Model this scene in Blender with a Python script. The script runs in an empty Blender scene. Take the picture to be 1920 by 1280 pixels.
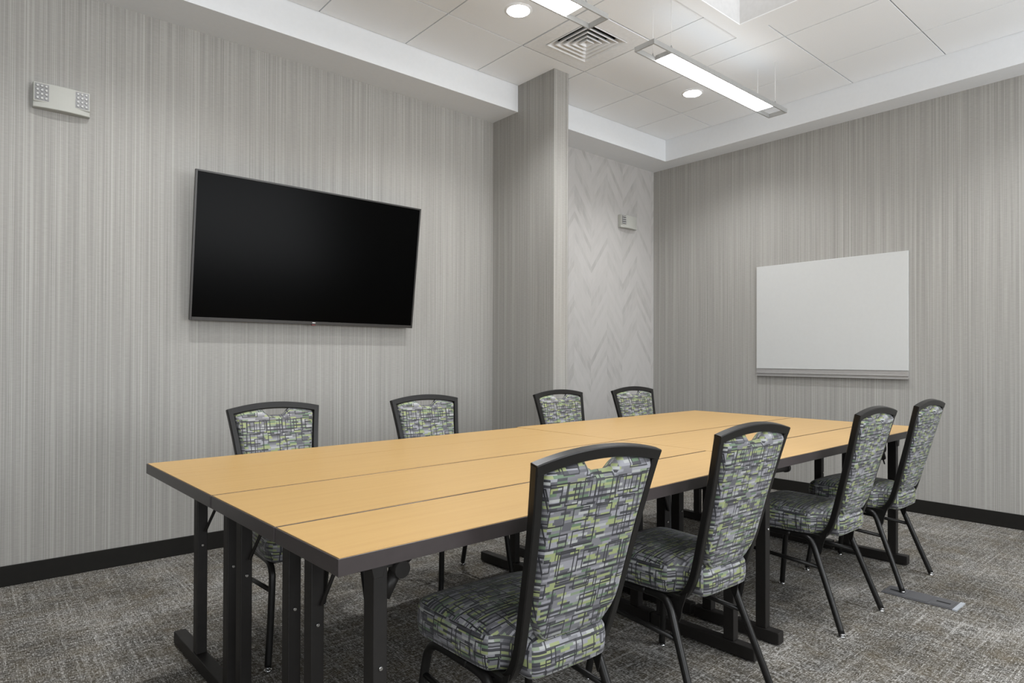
import bpy, bmesh, math, random
from mathutils import Vector, Matrix
random.seed(7)
S = bpy.context.scene
COL = S.collection

# ------------------------------------------------------------------ camera
R_ = Vector((0.75892841, -0.65116524, 0.00339108))
U_ = Vector((-0.00725365, -0.00324653, 0.99996842))
F_ = Vector((0.65113367, 0.75892904, 0.0071872))
cam = bpy.data.cameras.new('camera')
cam.sensor_width = 36.0
cam.lens = 1201.36 / 1920 * 36
cam.shift_x = 0.0
cam.shift_y = (661.5 - 640) / 1920
cam.clip_start = 0.05
co = bpy.data.objects.new('camera', cam)
COL.objects.link(co)
m = Matrix.Identity(4)
for i in range(3):
    m[i][0] = R_[i]; m[i][1] = U_[i]; m[i][2] = -F_[i]
m[0][3], m[1][3], m[2][3] = 0, 0, 1.14
co.matrix_world = m
S.camera = co

# ------------------------------------------------------------------ world, exposure
W = bpy.data.worlds.new('world')
S.world = W
W.use_nodes = True
W.node_tree.nodes['Background'].inputs[0].default_value = (0.80, 0.88, 1.0, 1)
W.node_tree.nodes['Background'].inputs[1].default_value = 0.6
S.view_settings.view_transform = 'Standard'
S.view_settings.look = 'None'
S.view_settings.gamma = 1
S.view_settings.exposure = 0.82
S.view_settings.use_curve_mapping = False
S.cycles.max_bounces = 8
S.cycles.diffuse_bounces = 5

# room dimensions (metres; camera stands at 0,0)
XW, YT = 5.383, 4.046          # whiteboard wall, television wall
XL, YB = -2.80, -2.60          # wall behind on the left, window wall behind the camera
ZC, ZS = 3.2507, 3.0456        # tile ceiling, underside of the soffit
SX, SY = 5.164, 3.741          # inner faces of the soffit

def area(name, loc, size, power, color, rot):
    l = bpy.data.lights.new(name, 'AREA')
    l.shape = 'RECTANGLE'; l.size, l.size_y = size
    l.energy = power; l.color = color
    o = bpy.data.objects.new(name, l)
    COL.objects.link(o)
    o.location = loc; o.rotation_euler = rot
    return o
# daylight that comes in through the windows of the wall behind the camera (rotation x=+90deg: shines towards +y)
area('daylight_window_1', (-0.9, YB - 0.12, 1.65), (2.2, 1.9), 92, (0.95, 0.975, 1.0), (math.radians(130), 0, 0))
area('daylight_window_2', (3.2, YB - 0.12, 1.65), (2.6, 1.9), 98, (0.95, 0.975, 1.0), (math.radians(130), 0, 0))
LENS_PENDANT = 9.0      # emission of the pendant lenses
LENS_DOWN = 22.0        # emission of the downlight lenses

SPOT_W = 62.0           # the downlights' own beams

# ------------------------------------------------------------------ node helpers
class NT:
    def __init__(s, name):
        s.m = bpy.data.materials.new(name); s.m.use_nodes = True
        s.t = s.m.node_tree; s.b = s.t.nodes['Principled BSDF']
    def n(s, typ, **k):
        nd = s.t.nodes.new(typ)
        for a, v in k.items(): setattr(nd, a, v)
        return nd
    def lk(s, a, b): s.t.links.new(a, b)
    def put(s, sock, v):
        if isinstance(v, (int, float)): sock.default_value = v
        elif isinstance(v, (tuple, list)): sock.default_value = v
        else: s.lk(v, sock)
    def math(s, op, a, b=None, c=None):
        nd = s.n('ShaderNodeMath', operation=op)
        s.put(nd.inputs[0], a)
        if b is not None: s.put(nd.inputs[1], b)
        if c is not None: s.put(nd.inputs[2], c)
        return nd.outputs[0]
    def comb(s, x, y, z=0.0):
        nd = s.n('ShaderNodeCombineXYZ')
        s.put(nd.inputs[0], x); s.put(nd.inputs[1], y); s.put(nd.inputs[2], z)
        return nd.outputs[0]
    def wn(s, x, y=0.0, z=0.0):
        nd = s.n('ShaderNodeTexWhiteNoise', noise_dimensions='3D')
        s.lk(s.comb(x, y, z), nd.inputs[0])
        return nd.outputs[0]
    def noise(s, vec, scale=1.0, detail=2.0, rough=0.5):
        nd = s.n('ShaderNodeTexNoise')
        s.lk(vec, nd.inputs['Vector']); nd.inputs['Scale'].default_value = scale
        nd.inputs['Detail'].default_value = detail; nd.inputs['Roughness'].default_value = rough
        return nd.outputs[0]
    def ramp(s, fac, stops, interp='LINEAR'):
        nd = s.n('ShaderNodeValToRGB'); r = nd.color_ramp; r.interpolation = interp
        while len(r.elements) < len(stops): r.elements.new(0.5)
        for e, (p, c) in zip(r.elements, stops):
            e.position = p; e.color = (*c, 1)
        s.put(nd.inputs[0], fac)
        return nd.outputs[0]
    def mix(s, fac, a, b):
        nd = s.n('ShaderNodeMix', data_type='RGBA')
        s.put(nd.inputs[0], fac)
        s.put(nd.inputs[6], (*a, 1) if isinstance(a, tuple) else a)
        s.put(nd.inputs[7], (*b, 1) if isinstance(b, tuple) else b)
        return nd.outputs[2]
    def pos(s):
        g = s.n('ShaderNodeNewGeometry'); sp = s.n('ShaderNodeSeparateXYZ')
        s.lk(g.outputs['Position'], sp.inputs[0]); return sp.outputs
    def bump(s, h, strength, dist=0.001):
        nd = s.n('ShaderNodeBump'); nd.inputs['Strength'].default_value = strength
        nd.inputs['Distance'].default_value = dist
        s.lk(h, nd.inputs['Height']); s.lk(nd.outputs[0], s.b.inputs['Normal'])

def plain(name, col, rough=0.5, metal=0.0, spec=0.5, grain=0.03, scale=40):
    t = NT(name)
    tc = t.n('ShaderNodeTexCoord')
    nz = t.noise(tc.outputs['Object'], scale, 2)
    lo = tuple(c * (1 - grain) for c in col); hi = tuple(min(1, c * (1 + grain)) for c in col)
    t.lk(t.ramp(nz, [(0.3, lo), (0.7, hi)]), t.b.inputs['Base Color'])
    t.b.inputs['Roughness'].default_value = rough
    t.b.inputs['Metallic'].default_value = metal
    t.b.inputs['Specular IOR Level'].default_value = spec
    return t.m

def emit(name, col, strength):
    t = NT(name)
    t.b.inputs['Base Color'].default_value = (0.8, 0.8, 0.8, 1)
    t.b.inputs['Emission Color'].default_value = (*col, 1)
    t.b.inputs['Emission Strength'].default_value = strength
    return t.m

def wallpaper():
    t = NT('strie_wallpaper'); p = t.pos()
    g = t.n('ShaderNodeNewGeometry'); sn = t.n('ShaderNodeSeparateXYZ'); t.lk(g.outputs['True Normal'], sn.inputs[0])
    ax = t.math('ABSOLUTE', sn.outputs[0]); ay = t.math('ABSOLUTE', sn.outputs[1])
    s = t.math('ADD', t.math('MULTIPLY', p[0], ay), t.math('MULTIPLY', p[1], ax))
    z = p[2]
    fine = t.noise(t.comb(t.math('MULTIPLY', s, 170.0), t.math('MULTIPLY', z, 0.8)), 1.0, 1.5, 0.6)
    mid = t.noise(t.comb(t.math('MULTIPLY', s, 60.0), t.math('MULTIPLY', z, 0.15), 3.0), 1.0, 2.5, 0.75)
    weave = t.noise(t.comb(t.math('MULTIPLY', s, 30.0), t.math('MULTIPLY', z, 260.0), 9.0), 1.0, 1.0, 0.5)
    thr = t.wn(t.math('FLOOR', t.math('DIVIDE', s, 0.0038)), 4.0)
    dark = t.math('GREATER_THAN', thr, 0.93)
    light = t.math('LESS_THAN', thr, 0.10)
    v = t.math('ADD', t.math('MULTIPLY', fine, 0.75), t.math('MULTIPLY', mid, 0.18))
    v = t.math('ADD', v, t.math('MULTIPLY', weave, 0.22))
    c = t.ramp(v, [(0.36, (0.250, 0.243, 0.225)), (0.585, (0.322, 0.312, 0.291)), (0.82, (0.405, 0.394, 0.368))])
    c = t.mix(t.math('MULTIPLY', dark, 0.30), c, (0.20, 0.195, 0.18))
    c = t.mix(t.math('MULTIPLY', light, 0.30), c, (0.50, 0.49, 0.46))
    t.lk(c, t.b.inputs['Base Color'])
    t.b.inputs['Roughness'].default_value = 0.62
    t.b.inputs['Specular IOR Level'].default_value = 0.35
    t.bump(v, 0.35, 0.0012)
    return t.m

def herringbone():
    t = NT('herringbone_wallpaper'); p = t.pos()
    Wc = 0.225
    sx = t.math('ADD', p[0], 0.06)
    col = t.math('FLOOR', t.math('DIVIDE', sx, Wc))
    fr = t.math('SUBTRACT', t.math('DIVIDE', sx, Wc), col)
    par = t.math('MODULO', t.math('ADD', col, 20.0), 2.0)
    sgn = t.math('SUBTRACT', t.math('MULTIPLY', par, 2.0), 1.0)
    k = t.math('ADD', p[2], t.math('MULTIPLY', t.math('MULTIPLY', fr, sgn), Wc * 1.35))
    pl = t.math('DIVIDE', k, 0.062)
    row = t.math('FLOOR', pl); rf = t.math('SUBTRACT', pl, row)
    w = t.wn(row, col)
    smudge = t.noise(t.comb(t.math('MULTIPLY', p[0], 2.2), t.math('MULTIPLY', p[2], 2.2), 5.0), 1.0, 3.0, 0.6)
    al = t.noise(t.comb(t.math('MULTIPLY', fr, 3.0), t.math('MULTIPLY', row, 1.7), col), 1.0, 2.0, 0.7)
    edge = t.math('LESS_THAN', rf, 0.10)
    v = t.math('ADD', t.math('MULTIPLY', w, 0.34), t.math('MULTIPLY', al, 0.62))
    c = t.ramp(v, [(0.22, (0.33, 0.315, 0.30)), (0.42, (0.425, 0.41, 0.395)), (0.62, (0.465, 0.45, 0.435))])
    c = t.mix(t.math('MULTIPLY', edge, t.math('MULTIPLY', al, 0.28)), c, (0.54, 0.53, 0.52))
    c = t.mix(t.math('MULTIPLY', smudge, 0.6), c, (0.44, 0.425, 0.41))
    t.lk(c, t.b.inputs['Base Color'])
    t.b.inputs['Roughness'].default_value = 0.5
    return t.m

def carpet():
    t = NT('woven_loop_carpet'); p = t.pos()
    x, y = p[0], p[1]
    a = t.noise(t.comb(t.math('MULTIPLY', x, 58.0), t.math('MULTIPLY', y, 250.0)), 1.0, 1.5, 0.6)
    b = t.noise(t.comb(t.math('MULTIPLY', x, 250.0), t.math('MULTIPLY', y, 50.0), 7.0), 1.0, 1.5, 0.6)
    big = t.noise(t.comb(x, y, 2.0), 2.6, 4.0, 0.65)
    # long pale yarns across both directions
    ly = t.noise(t.comb(t.math('MULTIPLY', x, 3.0), t.math('MULTIPLY', y, 90.0), 11.0), 1.0, 1.0, 0.5)
    lx = t.noise(t.comb(t.math('MULTIPLY', x, 90.0), t.math('MULTIPLY', y, 3.0), 13.0), 1.0, 1.0, 0.5)
    v = t.math('MAXIMUM', a, b)
    v = t.math('ADD', v, t.math('MULTIPLY', t.math('SUBTRACT', big, 0.5), 0.22))
    v = t.math('ADD', v, t.math('MULTIPLY', t.math('SUBTRACT', t.math('MAXIMUM', lx, ly), 0.55), 0.35))
    c = t.ramp(v, [(0.41, (0.022, 0.0215, 0.0205)), (0.51, (0.082, 0.080, 0.076)), (0.60, (0.215, 0.211, 0.203)), (0.71, (0.50, 0.492, 0.475))])
    tint = t.noise(t.comb(t.math('MULTIPLY', x, 7.0), t.math('MULTIPLY', y, 7.0), 21.0), 1.0, 3.0, 0.7)
    c2 = t.mix(t.math('MULTIPLY', t.math('POWER', tint, 2.0), 0.8), c, (0.135, 0.102, 0.052))
    t.lk(c2, t.b.inputs['Base Color'])
    t.b.inputs['Roughness'].default_value = 0.95
    t.b.inputs['Specular IOR Level'].default_value = 0.1
    t.bump(v, 0.6, 0.003)
    return t.m

def fabric():
    t = NT('geometric_fabric')
    uv = t.n('ShaderNodeUVMap'); sp = t.n('ShaderNodeSeparateXYZ'); t.lk(uv.outputs[0], sp.inputs[0])
    u, v = sp.outputs[0], sp.outputs[1]
    H = 0.0068
    row = t.math('FLOOR', t.math('DIVIDE', v, H))
    rr = t.wn(row, 1.0)
    L = 0.030
    cu = t.math('DIVIDE', t.math('ADD', u, t.math('MULTIPLY', rr, 0.3)), L)
    cell = t.math('FLOOR', cu)
    w0 = t.wn(cell, row, 2.0)
    par = t.math('MODULO', t.math('ADD', row, 400.0), 2.0)
    w = t.math('ADD', t.math('MULTIPLY', w0, t.math('SUBTRACT', 0.70, t.math('MULTIPLY', par, 0.02))), t.math('MULTIPLY', par, 0.32))
    base = t.ramp(w, [(0.0, (0.041, 0.041, 0.048)), (0.22, (0.082, 0.082, 0.092)), (0.36, (0.152, 0.152, 0.164)),
                      (0.50, (0.238, 0.238, 0.258)), (0.62, (0.246, 0.283, 0.127)), (0.76, (0.098, 0.152, 0.090)),
                      (0.83, (0.189, 0.238, 0.156)), (0.92, (0.328, 0.336, 0.328))], 'CONSTANT')
    out = base
    # thin dark outlines of rectangles, two lattices
    for (cw, ch, seed, dens) in ((0.074, 0.058, 5.0, 0.9), (0.052, 0.088, 9.0, 0.6)):
        r2 = t.math('FLOOR', t.math('DIVIDE', v, ch))
        off = t.math('MULTIPLY', t.wn(r2, seed), cw)
        uu = t.math('DIVIDE', t.math('ADD', u, off), cw)
        c2 = t.math('FLOOR', uu)
        fx = t.math('MULTIPLY', t.math('SUBTRACT', t.math('SUBTRACT', uu, c2), 0.5), cw)
        fy = t.math('MULTIPLY', t.math('SUBTRACT', t.math('SUBTRACT', t.math('DIVIDE', v, ch), r2), 0.5), ch)
        hx = t.math('MULTIPLY', t.math('ADD', 0.26, t.math('MULTIPLY', t.wn(c2, r2, seed), 0.20)), cw)
        hy = t.math('MULTIPLY', t.math('ADD', 0.22, t.math('MULTIPLY', t.wn(c2, r2, seed + 1), 0.24)), ch)
        d = t.math('MAXIMUM', t.math('SUBTRACT', t.math('ABSOLUTE', fx), hx), t.math('SUBTRACT', t.math('ABSOLUTE', fy), hy))
        line = t.math('LESS_THAN', t.math('ABSOLUTE', d), 0.0017)
        on = t.math('LESS_THAN', t.wn(c2, r2, seed + 2), dens)
        out = t.mix(t.math('MULTIPLY', line, on), out, (0.018, 0.018, 0.022))
    # long dark vertical threads
    th = t.math('LESS_THAN', t.wn(t.math('FLOOR', t.math('DIVIDE', u, 0.0026)), t.math('FLOOR', t.math('DIVIDE', v, 0.085)), 3.0), 0.018)
    out = t.mix(t.math('MULTIPLY', th, 0.85), out, (0.022, 0.022, 0.026))
    t.lk(out, t.b.inputs['Base Color'])
    t.b.inputs['Roughness'].default_value = 0.55
    t.b.inputs['Specular IOR Level'].default_value = 0.45
    t.b.inputs['Sheen Weight'].default_value = 0.12
    return t.m

def maple():
    t = NT('maple_laminate'); tc = t.n('ShaderNodeTexCoord'); sp = t.n('ShaderNodeSeparateXYZ'); t.lk(tc.outputs['Object'], sp.inputs[0])
    g = t.noise(t.comb(t.math('MULTIPLY', sp.outputs[0], 1.6), t.math('MULTIPLY', sp.outputs[1], 42.0)), 1.0, 4.0, 0.6)
    c = t.ramp(g, [(0.3, (0.415, 0.256, 0.096)), (0.55, (0.440, 0.277, 0.106)), (0.75, (0.458, 0.292, 0.115))])
    t.lk(c, t.b.inputs['Base Color'])
    t.b.inputs['Roughness'].default_value = 0.40
    t.b.inputs['Specular IOR Level'].default_value = 0.42
    return t.m

M = dict(
    wallpaper=wallpaper(), herring=herringbone(), carpet=carpet(), fabric=fabric(), maple=maple(),
    tile=plain('ceiling_tile_white', (0.865, 0.88, 0.895), 0.9, grain=0.02, scale=300),
    grid=plain('ceiling_grid_grey', (0.40, 0.40, 0.39), 0.6),
    paint=plain('soffit_paint', (0.725, 0.74, 0.755), 0.7, grain=0.01),
    base=plain('black_brown_baseboard', (0.008, 0.0072, 0.0058), 0.65, spec=0.25, grain=0.1),
    band=plain('dark_brown_edge_band', (0.040, 0.033, 0.033), 0.32, grain=0.06),
    tsteel=plain('table_leg_powder_coat', (0.014, 0.0125, 0.0115), 0.5, spec=0.3, grain=0.08),
    csteel=plain('chair_frame_enamel', (0.009, 0.0085, 0.008), 0.36, spec=0.3, grain=0.08),
    chrome=plain('nickel_glide', (0.55, 0.55, 0.55), 0.25, metal=1.0),
    plastic=plain('black_plastic', (0.03, 0.03, 0.032), 0.5),
    tvbezel=plain('tv_bezel_dark_bronze', (0.022, 0.020, 0.018), 0.4),
    tvscreen=plain('tv_glass_black', (0.001, 0.001, 0.001), 0.22, spec=0.03),
    white=plain('white_enamel_board', (0.53, 0.535, 0.525), 0.35, grain=0.01),
    tray=plain('satin_aluminium_tray', (0.40, 0.39, 0.38), 0.4, metal=0.35),
    fixture=plain('satin_silver_fixture', (0.38, 0.38, 0.37), 0.45, metal=0.3),
    unit=plain('off_white_plastic', (0.42, 0.42, 0.385), 0.5, grain=0.01),
    reflector=plain('lamp_reflector', (0.26, 0.26, 0.26), 0.28, metal=0.7),
    leds=plain('lamp_lens_cups', (0.55, 0.55, 0.54), 0.25),
    vent=plain('vent_white_metal', (0.84, 0.85, 0.86), 0.5),
    duct=plain('duct_black', (0.012, 0.012, 0.012), 0.9),
    plate=plain('floor_box_lid', (0.085, 0.085, 0.09), 0.45),
    plateedge=plain('floor_box_bright_trim', (0.62, 0.66, 0.72), 0.3, metal=0.5),
    red=plain('tv_indicator_red', (0.16, 0.03, 0.03), 0.4),
    logo=plain('tv_logo_silver', (0.62, 0.61, 0.60), 0.4),
    lens=emit('pendant_lens', (0.98, 0.99, 1.0), LENS_PENDANT),
    fillglow=emit('pendant_fill_glow', (0.97, 0.99, 1.0), 1.0),  # added glow on the pendant tops, brightens the ceiling
    wellwall=plain('recess_side_paint', (0.62, 0.62, 0.62), 0.8),
    well=emit('recess_fill_glow', (1.0, 0.99, 0.97), 0.5),  # added glow that brightens the recess sides
    dlens=emit('downlight_lens', (0.98, 0.99, 1.0), LENS_DOWN),
    cable=plain('white_cable', (0.75, 0.75, 0.74), 0.5),
)

# ------------------------------------------------------------------ mesh helpers
def box(bm, x0, x1, y0, y1, z0, z1, mat=0):
    vs = [bm.verts.new((x, y, z)) for z in (z0, z1) for y in (y0, y1) for x in (x0, x1)]
    for f in ((0, 2, 3, 1), (4, 5, 7, 6), (0, 1, 5, 4), (2, 6, 7, 3), (0, 4, 6, 2), (1, 3, 7, 5)):
        bm.faces.new([vs[i] for i in f]).material_index = mat

def prism(bm, pts, axis, a, b, mat=0):
    """extrude a closed outline (2-D points) along an axis from a to b"""
    def P(p, t):
        return {'x': (t, p[0], p[1]), 'y': (p[0], t, p[1]), 'z': (p[0], p[1], t)}[axis]
    A = [bm.verts.new(P(p, a)) for p in pts]; B = [bm.verts.new(P(p, b)) for p in pts]
    n = len(pts)
    bm.faces.new(A[::-1]).material_index = mat; bm.faces.new(B).material_index = mat
    for i in range(n):
        bm.faces.new((A[i], A[(i + 1) % n], B[(i + 1) % n], B[i])).material_index = mat

def cyl(bm, p0, p1, r0, r1=None, seg=16, mat=0, cap=True):
    r1 = r0 if r1 is None else r1
    p0, p1 = Vector(p0), Vector(p1); d = (p1 - p0).normalized()
    a = d.orthogonal().normalized(); b = d.cross(a)
    rings = []
    for p, r in ((p0, r0), (p1, r1)):
        rings.append([bm.verts.new(p + (a * math.cos(t) + b * math.sin(t)) * r) for t in [2 * math.pi * i / seg for i in range(seg)]])
    for i in range(seg):
        f = bm.faces.new((rings[0][i], rings[0][(i + 1) % seg], rings[1][(i + 1) % seg], rings[1][i])); f.material_index = mat; f.smooth = True
    if cap:
        bm.faces.new(rings[0][::-1]).material_index = mat; bm.faces.new(rings[1]).material_index = mat

def sweep(bm, pts, section, side=(1, 0, 0), closed=False, smooth=False, mat=0):
    """sweep a section (list of (a,b)) along points; a runs along `side`, b along the path normal"""
    pts = [Vector(p) for p in pts]; n = len(pts); rings = []
    for i, p in enumerate(pts):
        if closed: t = (pts[(i + 1) % n] - pts[i - 1]).normalized()
        else: t = (pts[min(i + 1, n - 1)] - pts[max(i - 1, 0)]).normalized()
        s = Vector(side) if not callable(side) else Vector(side(i))
        s = (s - t * s.dot(t)).normalized(); q = t.cross(s)
        rings.append([bm.verts.new(p + s * a + q * b) for a, b in section])
    k = len(section)
    for i in range(n if closed else n - 1):
        A, B = rings[i], rings[(i + 1) % n]
        for j in range(k):
            f = bm.faces.new((A[j], A[(j + 1) % k], B[(j + 1) % k], B[j])); f.smooth = smooth; f.material_index = mat
    if not closed:
        bm.faces.new(rings[0][::-1]).material_index = mat; bm.faces.new(rings[-1]).material_index = mat

def rect(w, h, c=0.15):
    """bevelled rectangle section"""
    a, b = w / 2, h / 2; r = min(a, b) * c * 2
    return [(-a + r, -b), (a - r, -b), (a, -b + r), (a, b - r), (a - r, b), (-a + r, b), (-a, b - r), (-a, -b + r)]
def circ(r, k=12, e=1.0):
    return [(r * math.cos(2 * math.pi * i / k), r * e * math.sin(2 * math.pi * i / k)) for i in range(k)]

def smooth_path(ctrl, per=6):
    """Catmull-Rom through control points"""
    c = [Vector(p) for p in ctrl]; out = []
    for i in range(len(c) - 1):
        p0, p1, p2, p3 = c[max(i - 1, 0)], c[i], c[i + 1], c[min(i + 2, len(c) - 1)]
        for k in range(per):
            t = k / per
            out.append(0.5 * ((2 * p1) + (p2 - p0) * t + (2 * p0 - 5 * p1 + 4 * p2 - p3) * t * t + (3 * p1 - p0 - 3 * p2 + p3) * t ** 3))
    out.append(c[-1]); return out

def uv_box(bm):
    uvl = bm.loops.layers.uv.new('UVMap')
    for f in bm.faces:
        n = f.normal
        for l in f.loops:
            p = l.vert.co
            if abs(n.z) > 0.62: l[uvl].uv = (p.x, p.y + 0.3)
            elif abs(n.x) > abs(n.y): l[uvl].uv = (p.y + 0.7, p.z)
            else: l[uvl].uv = (p.x + 0.13, p.z)

def obj(name, bm, mats, parent=None, bevel=0.0, label=None, uv=False, loc=None):
    bmesh.ops.recalc_face_normals(bm, faces=bm.faces)
    bm.normal_update()
    if uv: uv_box(bm)
    me = bpy.data.meshes.new(name); bm.to_mesh(me); bm.free()
    for mt in (mats if isinstance(mats, (list, tuple)) else [mats]): me.materials.append(mt)
    o = bpy.data.objects.new(name, me); COL.objects.link(o)
    if parent: o.parent = parent
    if loc: o.location = loc
    if bevel:
        b = o.modifiers.new('bevel', 'BEVEL'); b.width = bevel; b.segments = 2; b.limit_method = 'ANGLE'; b.angle_limit = math.radians(40)
    if label: o['label'] = label
    return o

def thing(name, label, cat, loc=(0, 0, 0), rz=0.0, group=None):
    o = bpy.data.objects.new(name, None); COL.objects.link(o)
    o.location = loc; o.rotation_euler = (0, 0, rz); o.empty_display_size = 0.1
    o['label'] = label; o['category'] = cat
    if group: o['group'] = group
    return o

def dup(root, loc, rz, label, group=None):
    r = root.copy(); COL.objects.link(r); r.location = loc; r.rotation_euler = (0, 0, rz); r['label'] = label
    if group: r['group'] = group
    for ch in list(root.children):
        c = ch.copy(); COL.objects.link(c); c.parent = r
        for g in list(ch.children):
            d = g.copy(); COL.objects.link(d); d.parent = c
    return r

def struct(name, bm, mats, bevel=0.0, label=None, cat=None):
    o = obj(name, bm, mats, bevel=bevel); o['kind'] = 'structure'
    if label: o['label'] = label
    if cat: o['category'] = cat
    return o

# ------------------------------------------------------------------ room shell
T = 0.15
bm = bmesh.new(); box(bm, XL - T, XW + T, YB - T, YT + T, -0.1, 0.0)
struct('floor', bm, M['carpet'], label='grey brown woven loop carpet', cat='floor')
XP0, XP1, YP = 3.262, 3.403, 3.339
bm = bmesh.new(); box(bm, XL, XP0, YT, YT + T, 0, ZC + 0.3)
struct('wall_left', bm, M['wallpaper'], label='grey striped wallpaper wall that carries the television', cat='wall')
bm = bmesh.new(); box(bm, XP0, XW, YT, YT + T, 0, ZC + 0.3)
struct('wall_far', bm, M['herring'], label='pale herringbone patterned wall strip right of the pillar', cat='wall')
bm = bmesh.new(); box(bm, XW, XW + T, YB, YT + T, 0, ZC + 0.3)
struct('wall_right', bm, M['wallpaper'], label='grey striped wallpaper wall that carries the whiteboard', cat='wall')
bm = bmesh.new(); box(bm, XP0, XP1, YP, YT, 0, ZC)
struct('wall_pillar', bm, M['wallpaper'], label='narrow wallpapered pillar standing out from the left wall', cat='pillar')
bm = bmesh.new(); box(bm, XL - T, XL, YB, YT + T, 0, ZC + 0.3)
struct('wall_back', bm, M['wallpaper'], label='grey striped wall behind the camera on the left', cat='wall')
# window wall behind the camera: two openings
wins = [(-2.0, 0.2), (1.9, 4.5)]; wz0, wz1 = 0.7, 2.6
bm = bmesh.new()
xs = [XL] + [c for w in wins for c in w] + [XW]
for i in range(0, len(xs), 2): box(bm, xs[i], xs[i + 1], YB - T, YB, 0, ZC + 0.3)
for a, b in wins:
    box(bm, a, b, YB - T, YB, 0, wz0); box(bm, a, b, YB - T, YB, wz1, ZC + 0.3)
struct('wall_front', bm, M['wallpaper'], label='window wall behind the camera', cat='wall')
for n, (a, b) in enumerate(wins):
    bm = bmesh.new()
    for x0, x1, z0, z1 in ((a, a + .05, wz0, wz1), (b - .05, b, wz0, wz1), (a, b, wz0, wz0 + .05), (a, b, wz1 - .05, wz1), ((a + b) / 2 - .025, (a + b) / 2 + .025, wz0, wz1)):
        box(bm, x0, x1, YB - 0.07, YB - 0.02, z0, z1)
    struct('window_%d' % (n + 1), bm, M['paint'], label='white window frame behind the camera', cat='window')

bm = bmesh.new(); box(bm, 3.386, XP1 + 0.0015, YP - 0.003, YP - 0.0002, 0.1006, ZC); box(bm, XP1 + 0.0002, XP1 + 0.003, YP - 0.003, YP + 0.018, 0.1006, ZC)
struct('trim_4', bm, M['wallpaper'], label='slim vertical corner guard on the right edge of the pillar', cat='corner guard')

# baseboards
def baseboard(name, x0, x1, y0, y1):
    bm = bmesh.new(); box(bm, x0, x1, y0, y1, 0, 0.1005); struct(name, bm, M['base'], bevel=0.002, label='black baseboard strip', cat='baseboard')
baseboard('baseboard_left', XL, XP0, YT - 0.012, YT)
baseboard('baseboard_far', XP1, XW - 0.012, YT - 0.012, YT)
baseboard('baseboard_right', XW - 0.012, XW, YB, YT)
baseboard('baseboard_back', XL, XL + 0.012, YB, YT - 0.012)
baseboard('baseboard_front', XL + 0.012, XW - 0.012, YB, YB + 0.012)
bm = bmesh.new()
box(bm, XP0 - 0.012, XP0, YP - 0.012, YT - 0.012, 0, 0.1005); box(bm, XP0, XP1, YP - 0.012, YP, 0, 0.1005); box(bm, XP1, XP1 + 0.012, YP - 0.012, YT - 0.012, 0, 0.1005)
struct('baseboard_pillar', bm, M['base'], label='black baseboard round the pillar', cat='baseboard')

# ceiling: lay-in tiles with narrow reveals, recessed well with a frame
TX0, TY0, TP = 1.641, 3.237, 0.6096
VX, VY = TX0 + 2 * TP, TY0 - TP           # lower corner of the vent tile
FX0, FX1, FY0, FY1 = 3.855 - 4 * 0.3048, 3.855, 2.228 - 4 * 0.3048, 2.228     # framed recess
WX0, WX1, WY0, WY1 = FX0 + 0.135, 3.715, FY0 + 0.10, 2.13
bm = bmesh.new()
G = 0.0042
def lines(c, lo, hi):
    v = [lo]; k = c - TP * 40
    while k < hi:
        if k > lo + 0.02 and k < hi - 0.02: v.append(k)
        k += TP
    return v + [hi]
lxs, lys = lines(TX0, XL, SX), lines(TY0, YB, SY)
def cut(x0, x1, y0, y1, hx0, hx1, hy0, hy1):
    """rectangles of a tile that stay outside a hole"""
    if x1 <= hx0 or x0 >= hx1 or y1 <= hy0 or y0 >= hy1: return [(x0, x1, y0, y1)]
    out = []
    if x0 < hx0: out.append((x0, hx0, y0, y1))
    if x1 > hx1: out.append((hx1, x1, y0, y1))
    a, b = max(x0, hx0), min(x1, hx1)
    if y0 < hy0: out.append((a, b, y0, hy0))
    if y1 > hy1: out.append((a, b, hy1, y1))
    return out
for i in range(len(lxs) - 1):
    for j in range(len(lys) - 1):
        x0, x1, y0, y1 = lxs[i], lxs[i + 1], lys[j], lys[j + 1]
        if abs(x0 - VX) < 0.01 and abs(y0 - VY) < 0.01: continue
        for r in cut(x0, x1, y0, y1, FX0, FX1, FY0, FY1):
            if r[1] - r[0] > 0.02 and r[3] - r[2] > 0.02:
                box(bm, r[0] + G, r[1] - G, r[2] + G, r[3] - G, ZC, ZC + 0.02)
# tee grid above the reveals and plenum deck around the recess
for r in cut(XL, SX, YB, SY, FX0, FX1, FY0, FY1):
    for q in cut(*r, VX + 0.06, VX + TP - 0.06, VY + 0.06, VY + TP - 0.06):
        box(bm, q[0], q[1], q[2], q[3], ZC + 0.015, ZC + 0.03, 1)
struct('ceiling', bm, [M['tile'], M['grid']], label='white lay-in tile ceiling', cat='ceiling')
bm = bmesh.new()
wt = 0.015
box(bm, FX0, FX1, FY0, WY0, ZC - 0.004, ZC + 0.002); box(bm, FX0, FX1, WY1, FY1, ZC - 0.004, ZC + 0.002)
box(bm, FX0, WX0, WY0, WY1, ZC - 0.004, ZC + 0.002); box(bm, WX1, FX1, WY0, WY1, ZC - 0.004, ZC + 0.002)
Z3 = ZC + 0.0022
box(bm, WX0 - wt, WX0, WY0 - wt, WY1 + wt, Z3, ZC + 0.4, 2); box(bm, WX1, WX1 + wt, WY0 - wt, WY1 + wt, Z3, ZC + 0.4, 2)
box(bm, WX0, WX1, WY0 - wt, WY0, Z3, ZC + 0.4, 2); box(bm, WX0, WX1, WY1, WY1 + wt, Z3, ZC + 0.4, 2)
box(bm, WX0, WX1, WY0, WY1, ZC + 0.38, ZC + 0.4, 1)  # added glowing panel at the top, fills the recess with light
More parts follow.
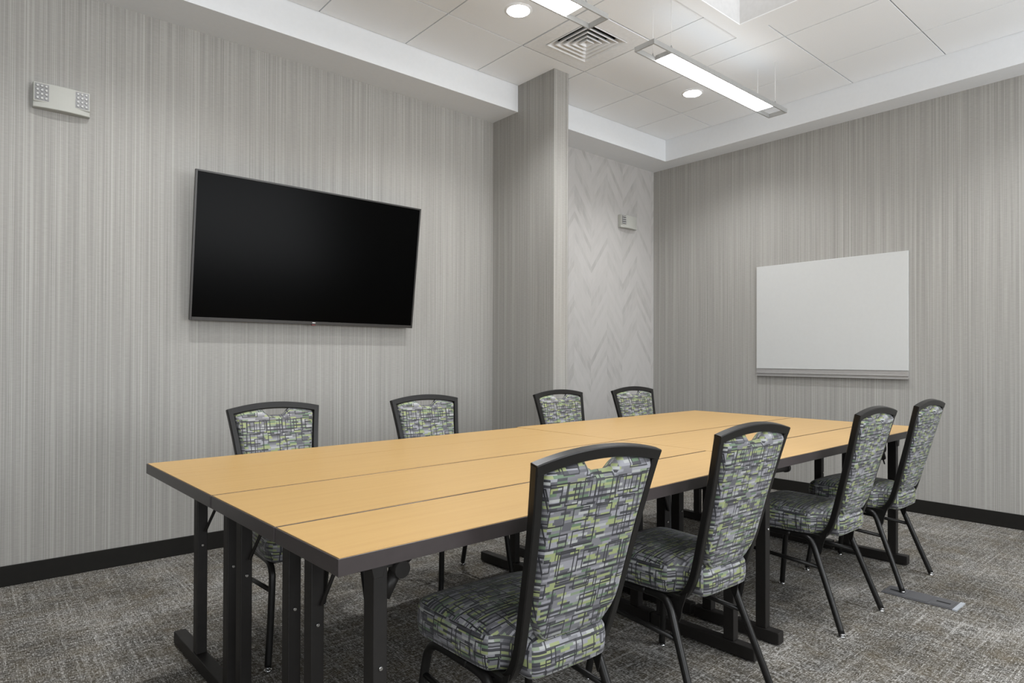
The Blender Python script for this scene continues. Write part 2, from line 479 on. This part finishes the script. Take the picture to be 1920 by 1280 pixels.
struct('trim_1', bm, [M['tile'], M['well'], M['wellwall']], label='square recessed well with a flat white frame in the ceiling', cat='ceiling recess')
# soffits
bm = bmesh.new(); box(bm, XL, XP0, SY, YT, ZS, ZC + 0.05); box(bm, XP1, XW, SY, YT, ZS, ZC + 0.05); box(bm, XP0, XP1, SY, YT, ZS, ZC + 0.05)
struct('trim_2', bm, M['paint'], label='white painted soffit along the television wall', cat='soffit')
bm = bmesh.new(); box(bm, SX, XW, YB, SY, ZS, ZC + 0.05)
struct('trim_3', bm, M['paint'], label='white painted soffit along the whiteboard wall', cat='soffit')

# ------------------------------------------------------------------ television
tv = thing('television', 'large black flat television tilted down on the grey wall', 'television', (1.721, 3.925, 1.77))
W2, H2 = 0.739, 0.424
tilt = math.atan2(0.115, 0.84)
tv.rotation_euler = (tilt, 0, 0)
bm = bmesh.new()
box(bm, -W2, W2, -0.001, 0.012, -H2, H2)
for q in ((-W2, -W2 + .011, -H2, H2), (W2 - .011, W2, -H2, H2)): box(bm, q[0], q[1], -0.009, -0.001, q[2], q[3])
box(bm, -W2 + .011, W2 - .011, -0.009, -0.001, H2 - .010, H2); box(bm, -W2 + .011, W2 - .011, -0.009, -0.001, -H2, -H2 + .019)
obj('bezel', bm, M['tvbezel'], tv, bevel=0.001)
bm = bmesh.new(); box(bm, -W2 + .011, W2 - .011, -0.005, -0.0012, -H2 + .019, H2 - .010); obj('screen', bm, M['tvscreen'], tv)
bm = bmesh.new(); box(bm, -0.50, 0.50, 0.0125, 0.042, -0.34, 0.22); obj('rear_housing', bm, M['plastic'], tv, bevel=0.008)
bm = bmesh.new(); box(bm, -0.20, 0.20, 0.0425, 0.058, -0.12, 0.12); obj('wall_bracket', bm, M['plastic'], tv)
bm = bmesh.new(); box(bm, -0.010, 0.010, -0.0105, -0.0091, -H2 + .009, -H2 + .0145); obj('logo', bm, M['logo'], tv, label='tiny silver maker mark')
bm = bmesh.new(); box(bm, -0.012, 0.012, -0.010, 0.008, -H2 - .007, -H2 - .0002); obj('indicator', bm, M['red'], tv, bevel=0.002, label='dark red indicator light')

# ------------------------------------------------------------------ whiteboard
wb = thing('whiteboard', 'blank white board with a thin tray on the right wall', 'whiteboard', (XW, 2.309, 0.987))
bm = bmesh.new(); box(bm, -0.016, -0.001, -0.603, 0.603, 0.064, 0.965); obj('panel', bm, M['white'], wb, bevel=0.002)
bm = bmesh.new()
box(bm, -0.012, -0.001, -0.603, 0.603, 0.006, 0.0625); box(bm, -0.022, -0.012, -0.603, 0.603, 0.024, 0.030)
box(bm, -0.034, -0.001, -0.603, 0.603, 0.0, 0.006)
obj('tray', bm, M['tray'], wb, bevel=0.001, label='narrow aluminium tray')

# ------------------------------------------------------------------ emergency lights
def emergency(label, loc, heads):
    t = thing('emergency_light', label, 'emergency light', loc, 0, 'emergency lights')
    w, h, d = 0.122, 0.125, 0.045
    bm = bmesh.new()
    n = 20
    front = [(-w + 2 * w * i / n, -0.036 - 0.016 * max(0.0, math.cos((-1 + 2 * i / n) * math.pi / 2)) ** 0.8) for i in range(n + 1)]
    prism(bm, [(-w, -0.0005)] + front + [(w, -0.0005)], 'z', 0.0, h)
    obj('housing', bm, M['unit'], t, bevel=0.004)
    for sx in heads:
        c = sx * 0.085
        bm = bmesh.new()
        box(bm, c - 0.035, c + 0.035, -d - 0.003, -d + 0.012, 0.026, h - 0.002)
        hd = obj('lamp_head', bm, M['unit'], t, bevel=0.003)
        bm = bmesh.new(); box(bm, c - 0.029, c + 0.029, -d - 0.0055, -d - 0.0035, 0.033, h - 0.009); obj('reflector', bm, M['reflector'], hd)
        bm = bmesh.new()
        for i in range(3):
            for j in range(4):
                x, z = c - 0.018 + i * 0.018, 0.044 + j * 0.0205
                cyl(bm, (x, -d - 0.0057, z), (x, -d - 0.010, z), 0.0070, 0.0045, 10)
        obj('lens', bm, M['leds'], hd)
    bm = bmesh.new(); cyl(bm, (-0.02, -d + 0.012, 0.0045), (-0.02, -d + 0.012, -0.001), 0.004); obj('test_button', bm, M['leds'], t)
    return t
emergency('twin-head emergency light high on the wall left of the television', (0.381, YT, 2.397), (-1, 1))
emergency('small emergency light on the pale herringbone strip right of the pillar', (4.942, YT, 2.405), (-1,))

# ------------------------------------------------------------------ downlights
def downlight(loc, label):
    t = thing('recessed_downlight', label, 'ceiling light', loc, 0, 'recessed downlights')
    bm = bmesh.new()
    r1, r2, k = 0.086, 0.070, 40
    for i in range(k):
        a, b = 2 * math.pi * i / k, 2 * math.pi * (i + 1) / k
        P = lambda r, z, q: bm.verts.new((r * math.cos(q), r * math.sin(q), z))
        bm.faces.new((P(r2, -0.006, a), P(r2, -0.006, b), P(r1, -0.001, b), P(r1, -0.001, a)))
        bm.faces.new((P(r2, -0.006, b), P(r2, -0.006, a), P(r2, -0.001, a), P(r2, -0.001, b)))
    bmesh.ops.remove_doubles(bm, verts=bm.verts, dist=1e-5)
    obj('trim_ring', bm, M['tile'], t)
    bm = bmesh.new(); cyl(bm, (0, 0, -0.0045), (0, 0, -0.0012), 0.0695, seg=40); obj('lens', bm, M['dlens'], t)
    l = bpy.data.lights.new('downlight_lamp', 'SPOT'); l.energy = SPOT_W; l.color = (0.97, 0.985, 1.0)
    l.spot_size = math.radians(132); l.spot_blend = 0.75; l.shadow_soft_size = 0.05
    o = bpy.data.objects.new('downlight_lamp', l); COL.objects.link(o); o.parent = t; o.location = (0, 0, -0.012)
    return t
dl = downlight((2.551, 2.925, ZC), 'lit round downlight left of the square air vent')
dup(dl, (4.399, 2.931, ZC), 0, 'lit round downlight beside the far pendant light')
for x, y in ((0.70, 2.93), (0.70, 1.0), (2.551, 0.80), (4.399, 0.60), (0.70, -1.0), (3.0, -1.0)):  # unseen downlights, there only to light the room
    dup(dl, (x, y, ZC), 0, 'unseen round downlight that only lights the room')

# ------------------------------------------------------------------ pendant lights
def pendant(xc, label):
    t = thing('pendant_light', label, 'pendant light', (xc, 2.305, 2.93), 0, 'linear pendant lights')
    L, w, hh = 0.79, 0.071, 0.030
    bm = bmesh.new(); th = 0.009
    box(bm, -L, L, -w, -w + th, 0, hh); box(bm, -L, L, w - th, w, 0, hh)
    box(bm, -L, -L + th, -w + th, w - th, 0, hh); box(bm, L - th, L, -w + th, w - th, 0, hh)
    obj('frame', bm, M['fixture'], t, bevel=0.002)
    bm = bmesh.new(); box(bm, -0.600, 0.600, -w + th, w - th, 0.008, hh + 0.006); obj('lamp_body', bm, M['fixture'], t)
    bm = bmesh.new(); box(bm, -0.595, 0.595, -w + th + 0.001, w - th - 0.001, 0.001, 0.0075); obj('lens', bm, M['lens'], t)
    bm = bmesh.new(); box(bm, -0.58, 0.58, -w + 0.02, w - 0.02, hh + 0.0065, hh + 0.009); obj('ceiling_fill_strip', bm, M['fillglow'], t)  # glowing strip added on top to brighten the ceiling
    for sx in (-1, 1):
        for sy in (-1, 1):
            bm = bmesh.new(); x, y = sx * 0.62, sy * (w - th / 2)
            cyl(bm, (x, y, hh + 0.014), (x, y, ZC - 2.93), 0.0016, seg=6)
            c = obj('cable', bm, M['cable'], t)
            bm = bmesh.new(); cyl(bm, (x, y, hh), (x, y, hh + 0.014), 0.006, 0.003, 10); obj('cable_gripper', bm, M['fixture'], c)
    return t
pd = pendant(3.765, 'lit linear pendant light at the far end, its whole length in view')
dup(pd, (1.793, 2.305, 2.93), 0, 'lit linear pendant light nearer the camera, cut off by the top of the picture')

# ------------------------------------------------------------------ air vent
vt = thing('air_vent', 'square white ceiling air vent with concentric louvres', 'air vent', (VX + TP / 2, VY + TP / 2, ZC))
bm = bmesh.new(); o_, i_ = TP / 2 - 0.006, 0.194
for q in ((-o_, o_, -o_, -i_), (-o_, o_, i_, o_), (-o_, -i_, -i_, i_), (i_, o_, -i_, i_)): box(bm, q[0], q[1], q[2], q[3], -0.002, 0.008)
obj('face_plate', bm, M['vent'], vt, bevel=0.001)
bm = bmesh.new()
for q in ((-i_ - .01, -i_, -i_, i_), (i_, i_ + .01, -i_, i_), (-i_, i_, -i_ - .01, -i_), (-i_, i_, i_, i_ + .01)): box(bm, q[0], q[1], q[2], q[3], 0.0085, 0.14)
box(bm, -i_, i_, -i_, i_, 0.13, 0.14)
obj('duct_box', bm, M['duct'], vt)
for k, (ro, ri) in enumerate(((0.192, 0.154), (0.150, 0.114), (0.111, 0.077), (0.073, 0.040), (0.037, 0.0))):
    bm = bmesh.new(); zo, zi = -0.006, 0.034; th = 0.0035
    if ri == 0: ri = 0.012
    for s, z in ((0, 0),):
        A = [bm.verts.new((sx * ro, sy * ro, zo)) for sx, sy in ((-1, -1), (1, -1), (1, 1), (-1, 1))]
        B = [bm.verts.new((sx * ri, sy * ri, zi)) for sx, sy in ((-1, -1), (1, -1), (1, 1), (-1, 1))]
        C = [bm.verts.new((sx * (ro), sy * (ro), zo + th)) for sx, sy in ((-1, -1), (1, -1), (1, 1), (-1, 1))]
        D = [bm.verts.new((sx * (ri), sy * (ri), zi + th)) for sx, sy in ((-1, -1), (1, -1), (1, 1), (-1, 1))]
        E2 = [bm.verts.new((sx * (ro - .007), sy * (ro - .007), zo)) for sx, sy in ((-1, -1), (1, -1), (1, 1), (-1, 1))]
        for i in range(4):
            j = (i + 1) % 4
            bm.faces.new((A[i], A[j], E2[j], E2[i])); bm.faces.new((E2[i], E2[j], B[j], B[i]))
            bm.faces.new((C[i], D[i], D[j], C[j])); bm.faces.new((A[i], C[i], C[j], A[j])); bm.faces.new((B[i], B[j], D[j], D[i]))
        if ri < 0.02: bm.faces.new(B)
    obj('louvre', bm, M['vent'], vt)

# ------------------------------------------------------------------ floor box
fb = thing('floor_box', 'flat dark floor outlet plate under the farthest right chair', 'floor outlet', (3.482, 1.052, 0), math.radians(0))
bm = bmesh.new(); box(bm, -0.066, 0.066, -0.142, 0.155, 0.0, 0.004); obj('plate', bm, M['plate'], fb, bevel=0.001)
bm = bmesh.new(); box(bm, -0.066, 0.066, -0.160, -0.1425, 0.0, 0.006); obj('end_trim', bm, M['plateedge'], fb, label='bright metal end strip')
for y0, y1 in ((-0.132, -0.052), (-0.040, 0.050), (0.062, 0.146)):
    bm = bmesh.new(); box(bm, -0.056, 0.056, y0, y1, 0.0042, 0.0062); ld = obj('lid', bm, M['plate'], fb, bevel=0.001)
    if y0 != -0.040:
        bm = bmesh.new(); box(bm, -0.010, 0.004, y0 + 0.012, y1 - 0.012, 0.0063, 0.0072); obj('slot', bm, M['duct'], ld)

# ------------------------------------------------------------------ tables
ZT, TH = 0.750, 0.036
def table(label, yaw, x0, x1, y0, y1, cols, foot, seam=None, legx=(0.14, 0.14), folded=False, butt=1):
    """folding table in its own frame: top x0..x1, y0..y1; legs at both ends"""
    cx, cy = (x0 + x1) / 2, (y0 + y1) / 2
    a = math.radians(yaw)
    t = thing('folding_table', label, 'table', (cx * math.cos(a) - cy * math.sin(a), cx * math.sin(a) + cy * math.cos(a), 0), a, 'folding tables pushed together')
    hx, hy = (x1 - x0) / 2, (y1 - y0) / 2; g = 0.0004; gy = 0.0030
    bm = bmesh.new()
    e = 0.0035
    parts = [(-hy + gy, hy - gy)] if seam is None else [(-hy + gy, seam - cy - 0.0011), (seam - cy + 0.0011, hy - gy)]
    for p0, p1 in parts:
        box(bm, -hx + g + (e if butt > 0 else 0), hx - g - (0 if butt > 0 else e), p0 + e * (p0 < -hy + .01), p1 - e * (p1 > hy - .01), ZT - 0.0118, ZT)
    obj('tabletop', bm, M['maple'], t)
    bm = bmesh.new(); box(bm, -hx + g + e + .0002, hx - g - e - .0002, -hy + gy + e + .0002, hy - gy - e - .0002, ZT - TH + 0.002, ZT - 0.0122); obj('core_panel', bm, M['band'], t, label='dark underside of the top')
    bm = bmesh.new(); b0, b1 = ZT - TH, ZT - 0.0012
    box(bm, -hx + g, hx - g, -hy + gy, -hy + gy + e, b0, b1); box(bm, -hx + g, hx - g, hy - gy - e, hy - gy, b0, b1)
    box(bm, -hx + g, -hx + g + e, -hy + gy + e, hy - gy - e, b0, b1 if butt > 0 else ZT - 0.0122)
    box(bm, hx - g - e, hx - g, -hy + gy + e, hy - gy - e, b0, ZT - 0.0122 if butt > 0 else b1)
    obj('edge_band', bm, M['band'], t, bevel=0.001)
    for end, ins in ((-1, legx[0]), (1, legx[1])):
        lx = end * (hx - ins)            # outer face of the columns
        xa, xb = (lx, lx + 0.036) if end < 0 else (lx - 0.036, lx)
        for ci, c in enumerate(cols):
            bm = bmesh.new(); yc = c - cy
            box(bm, xa, xb, yc, yc + 0.044, 0.054, ZT - TH - 0.001)
            lg = obj('leg_column', bm, M['tsteel'], t, bevel=0.003)
            bm = bmesh.new(); s = 1 if end < 0 else -1
            xm = (xa + xb) / 2
            cyl(bm, (xm, yc - 0.0005, 0.45), (xm, yc - 0.004, 0.45), 0.006, 0.004, 10)
            obj('bolt', bm, M['chrome'], lg)
            # bracket flaring towards the top
            bm = bmesh.new()
            xo = xa if end < 0 else xb; xi = xb if end < 0 else xa
            prism(bm, [(xo - s * 0.016, ZT - TH - 0.002), (xi - s * 0.002, ZT - TH - 0.002), (xi - s * 0.014, ZT - TH - 0.062), (xo - s * 0.001, ZT - TH - 0.062)], 'y', yc - 0.004, yc - 0.0005)
            obj('bracket', bm, M['tsteel'], lg, bevel=0.001)
        bm = bmesh.new()
        box(bm, xa - 0.004, xb + 0.004, foot[0] - cy, foot[1] - cy, 0.006, 0.0535)
        ft = obj('foot', bm, M['tsteel'], t, bevel=0.003)
        for fy in (foot[0] + 0.04, foot[1] - 0.04):
            bm = bmesh.new(); cyl(bm, ((xa + xb) / 2, fy - cy, 0), ((xa + xb) / 2, fy - cy, 0.0058), 0.016, seg=14); obj('glide', bm, M['plastic'], ft)
        # folding brace beside the first column: knuckle disc, thick tube, thin rod
        s = 1 if end < 0 else -1
        xc = (xb if end < 0 else xa); yb = cols[0] - cy + 0.055
        bm = bmesh.new()
        if folded and end < 0:      # brace folded up flat under the top
            cyl(bm, (xc + 0.02, yb, 0.672), (xc + 0.245, yb, 0.662), 0.0165, seg=16)
            cyl(bm, (xc + 0.245, yb, 0.661), (xc + 0.262, yb, 0.660), 0.0195, seg=18)
            box(bm, xc - 0.002, xc + 0.06, yb - 0.010, yb + 0.010, 0.688, ZT - TH - 0.002)
        else:
            kx, kz = xc + s * 0.062, 0.642
            cyl(bm, (kx, yb - 0.020, kz), (kx, yb + 0.012, kz), 0.0205, seg=20)
            cyl(bm, (kx - s * 0.004, yb + 0.004, kz - 0.004), (xc + s * 0.024, yb + 0.004, 0.582), 0.0160, seg=14)
            cyl(bm, (xc + s * 0.022, yb + 0.004, 0.580), (xc - s * 0.002, yb + 0.004, 0.548), 0.004, seg=8)
            cyl(bm, (kx, yb + 0.004, kz), (kx + s * 0.10, yb + 0.004, ZT - TH - 0.004), 0.012, seg=12)
            box(bm, min(xc, kx), max(xc, kx), yb - 0.004, yb, kz + 0.008, kz + 0.030)
        obj('folding_brace', bm, M['tsteel'], t)
        # diagonal strut beside the second column
        bm = bmesh.new(); ys = cols[1] - cy - 0.008
        cyl(bm, (xc - s * 0.012, ys, 0.50), (xc + s * 0.085, ys, ZT - TH - 0.004), 0.0055, seg=8)
        obj('strut', bm, M['tsteel'], t)
    return t
N0, N1, YA = 0.5867, 2.4235, 1.64
D0, D1, YD = 2.4105, 4.207, 0.9015
table('near narrow table strip on the right side, its corner closest to the camera', YA, N0, 2.4255, 1.1402, 1.4527, (1.25, 1.56), (1.165, 1.63), legx=(0.14, 0.10))
table('near table strip in the middle, between two dark seams', YA, N0, 2.4290, 1.4527, 1.9023, (1.70, 2.06), (1.64, 2.12), legx=(0.14, 0.10))
table('near wide table with a faint lengthwise seam, along the television side', YA, N0, 2.4345, 1.9023, 2.6276, (2.18, 2.50), (2.13, 2.78), seam=2.3245, legx=(0.14, 0.10))
table('far narrow table strip on the right side, beside the two farthest right chairs', YD, D0, D1, 1.1706, 1.4566, (1.255, 1.50), (1.20, 1.585), legx=(0.068, 0.20), folded=True, butt=-1)
table('far table strip in the middle, facing the whiteboard wall', YD, D0, D1, 1.4566, 1.9375, (1.66, 2.02), (1.60, 2.08), legx=(0.068, 0.20), butt=-1)
table('far wide table on the pillar side, reaching the far corner', YD, D0, D1, 1.9375, 2.6875, (2.15, 2.50), (2.10, 2.76), legx=(0.068, 0.20), butt=-1)

# ------------------------------------------------------------------ chairs (local: faces +y, origin between the feet)
def post_pt(z):
    """centre line of the back post: (half width, y) at height z"""
    tab = [(0.385, 0.143, -0.140), (0.445, 0.146, -0.165), (0.57, 0.157, -0.203), (0.73, 0.169, -0.243), (0.915, 0.1935, -0.288), (0.96, 0.199, -0.299)]
    for (z0, x0, y0), (z1, x1, y1) in zip(tab, tab[1:]):
        if z <= z1:
            t = (z - z0) / (z1 - z0); return x0 + (x1 - x0) * t, y0 + (y1 - y0) * t
    return tab[-1][1:]

def chair(label):
    t = thing('banquet_chair', label, 'chair', (0, 0, 0), 0, 'banquet chairs around the table')
    # back frame: two posts curving under the seat, arched top rail
    bm = bmesh.new(); sec = rect(0.024, 0.024, 0.12)
    for s in (-1, 1):
        ctrl = [(s * 0.140, 0.02, 0.372), (s * 0.140, -0.075, 0.371), (s * 0.141, -0.115, 0.376), (s * 0.143, -0.142, 0.402), (s * 0.147, -0.168, 0.455),
                (s * 0.156, -0.200, 0.57), (s * 0.169, -0.241, 0.73), (s * 0.181, -0.266, 0.83), (s * 0.1925, -0.2865, 0.9105)]
        sweep(bm, smooth_path(ctrl, 5), sec, side=(1, 0, 0))
    arch = []
    for i in range(21):
        u = -1 + 2 * i / 20; z = 0.900 + 0.024 * (1 - u * u)
        x, y = post_pt(0.905)
        arch.append((u * (x + 0.0085), y - 0.35 * (z - 0.905) * 0.6, z))
    sweep(bm, arch, rect(0.0245, 0.028, 0.10), side=(0, 1, 0.25))
    obj('back_frame', bm, M['csteel'], t)
    # back pad
    bm = bmesh.new(); nu, nv = 28, 24
    def pad(u, v, side):
        a = abs(u)
        zb = 0.466 + 0.080 * max(0, (a - 0.66) / 0.34) ** 1.3
        zt = 0.886 + 0.024 * (1 - u * u)
        zt += 0.006
        if a < 0.37:
            k = min(1, (0.37 - a) / 0.22); zt -= 0.034 * (3 * k * k - 2 * k ** 3)
        z = zb + (zt - zb) * v
        x, y = post_pt(z)
        hw = x - 0.0125
        e = min(1.0, (1 - a) * hw / 0.022); ev = min(1.0, min(v, 1 - v) * (zt - zb) / 0.020)
        puff = math.sqrt(max(0, 1 - (1 - e) ** 2)) * math.sqrt(max(0, 1 - (1 - ev) ** 2))
        off = (0.023 if side > 0 else 0.019) * puff + 0.0
        return Vector((u * hw, y + side * off, z + side * off * 0.24))
    for side in (-1, 1):
        G_ = [[bm.verts.new(pad(-1 + 2 * i / nu, j / nv, side)) for j in range(nv + 1)] for i in range(nu + 1)]
        for i in range(nu):
            for j in range(nv):
                f = bm.faces.new((G_[i][j], G_[i + 1][j], G_[i + 1][j + 1], G_[i][j + 1])); f.smooth = True
    bmesh.ops.remove_doubles(bm, verts=bm.verts, dist=1e-5)
    obj('backrest', bm, M['fabric'], t, uv=True)
    # seat cushion
    bm = bmesh.new()
    half = [(0.0, -0.192), (0.060, -0.192), (0.105, -0.189), (0.124, -0.176), (0.129, -0.155), (0.131, -0.125), (0.150, -0.098), (0.176, -0.085), (0.187, -0.055),
            (0.194, 0.02), (0.201, 0.11), (0.205, 0.175), (0.200, 0.207), (0.182, 0.231), (0.145, 0.242), (0.075, 0.2465), (0.0, 0.248)]
    right = smooth_path([(x, y, 0) for x, y in half], 3)
    out = [(p.x, p.y) for p in right] + [(-p.x, p.y) for p in right[-2:0:-1]]
    def inset(d):
        r = []; n = len(out)
        for i in range(n):
            a, b = Vector(out[i - 1]), Vector(out[(i + 1) % n]); tt = (b - a).normalized(); nn = Vector((-tt.y, tt.x))
            r.append((out[i][0] + nn.x * d, out[i][1] + nn.y * d))
        return r
    cen = Vector((0, 0.02))
    rings = []
    for d, z in ((0.010, 0.384), (0.001, 0.391), (-0.003, 0.412), (-0.004, 0.436), (-0.001, 0.458), (0.006, 0.470), (0.016, 0.4775)):
        rings.append([bm.verts.new((x, y, z)) for x, y in inset(d)])
    last = inset(0.016)
    for s, z in ((0.90, 0.484), (0.78, 0.489), (0.60, 0.4935), (0.40, 0.4955), (0.2, 0.4965)):
        k = (s)
        rings.append([bm.verts.new((cen.x + (x - cen.x) * k, cen.y + (y - cen.y) * k, z)) for x, y in last])
    n = len(out)
    for A, B in zip(rings, rings[1:]):
        for i in range(n):
            f = bm.faces.new((A[i], A[(i + 1) % n], B[(i + 1) % n], B[i])); f.smooth = True
    f = bm.faces.new(rings[-1]); f.smooth = True
    bm.faces.new(rings[0][::-1])
    obj('seat', bm, M['fabric'], t, uv=True)
    # legs: front and rear leg of each side, joined by a rail under the seat
    for s in (-1, 1):
        for e in (-1, 1):
            bm = bmesh.new()
            if e < 0:
                ctrl = [(s * 0.172, 0.0, 0.370), (s * 0.174, -0.050, 0.370), (s * 0.176, -0.082, 0.362), (s * 0.179, -0.102, 0.335), (s * 0.184, -0.122, 0.285), (s * 0.196, -0.175, 0.15), (s * 0.210, -0.229, 0.012)]
            else:
                ctrl = [(s * 0.172, 0.001, 0.370), (s * 0.176, 0.120, 0.370), (s * 0.178, 0.158, 0.364), (s * 0.180, 0.182, 0.345), (s * 0.183, 0.196, 0.305), (s * 0.196, 0.215, 0.15), (s * 0.210, 0.232, 0.012)]
            sweep(bm, smooth_path(ctrl, 6), circ(0.0125, 12), side=(1, 0, 0), smooth=True)
            lg = obj('leg', bm, M['csteel'], t)
            p = Vector(ctrl[-1])
            bm = bmesh.new()
            cyl(bm, (p.x, p.y, 0.006), (p.x, p.y, 0.016), 0.0095, 0.0125, 14); cyl(bm, (p.x, p.y, 0.0), (p.x, p.y, 0.006), 0.0145, 0.0135, 16)
            obj('glide', bm, M['chrome'], lg, label='silver glide')
        bm = bmesh.new()
        cyl(bm, (s * 0.1872, -0.134, 0.255), (s * 0.1865, 0.199, 0.275), 0.0085, seg=12)
        obj('stretcher', bm, M['csteel'], t)
        # gusset joining post, rail and rear leg
        bm = bmesh.new()
        prism(bm, [(-0.150, 0.400), (-0.110, 0.375), (-0.060, 0.362), (-0.094, 0.352), (-0.121, 0.300), (-0.127, 0.315), (-0.132, 0.345)], 'x', s * 0.160 - 0.002, s * 0.160 + 0.002)
        obj('gusset', bm, M['csteel'], t)
    # seat pan with cross rails
    bm = bmesh.new(); box(bm, -0.165, 0.165, -0.125, 0.20, 0.3735, 0.3835)
    for y in (-0.06, 0.12): box(bm, -0.17, 0.17, y - 0.011, y + 0.011, 0.352, 0.373)
    obj('seat_pan', bm, M['csteel'], t)
    return t

chair0 = chair('large patterned chair closest to the camera, its back hiding the table edge')
R = math.radians
chair0.location = (1.143, 1.283, 0); chair0.rotation_euler = (0, 0, R(-2.8))
spots = [
    (1.903, 1.322, -1.4, 'second patterned chair from the camera on the right side, overlapped by the nearest one'),
    (2.953, 1.345, 0, 'third patterned chair from the camera on the right side, seat overlapping the far table'),
    (3.680, 1.360, 0.4, 'farthest patterned chair on the right side, a back leg on the floor outlet plate'),
    (1.060, 2.578, 180, 'patterned chair across the table on the left, below the television screen'),
    (1.884, 2.650, 176.8, 'patterned chair across the table, second from the left, near the pillar'),
    (2.856, 2.602, 177.7, 'patterned chair across the table in front of the pillar corner'),
    (3.586, 2.607, 175.4, 'patterned chair across the table at the far right, before the herringbone wall strip'),
]
for x, y, a, lab in spots:
    dup(chair0, (x, y, 0), R(a), lab)
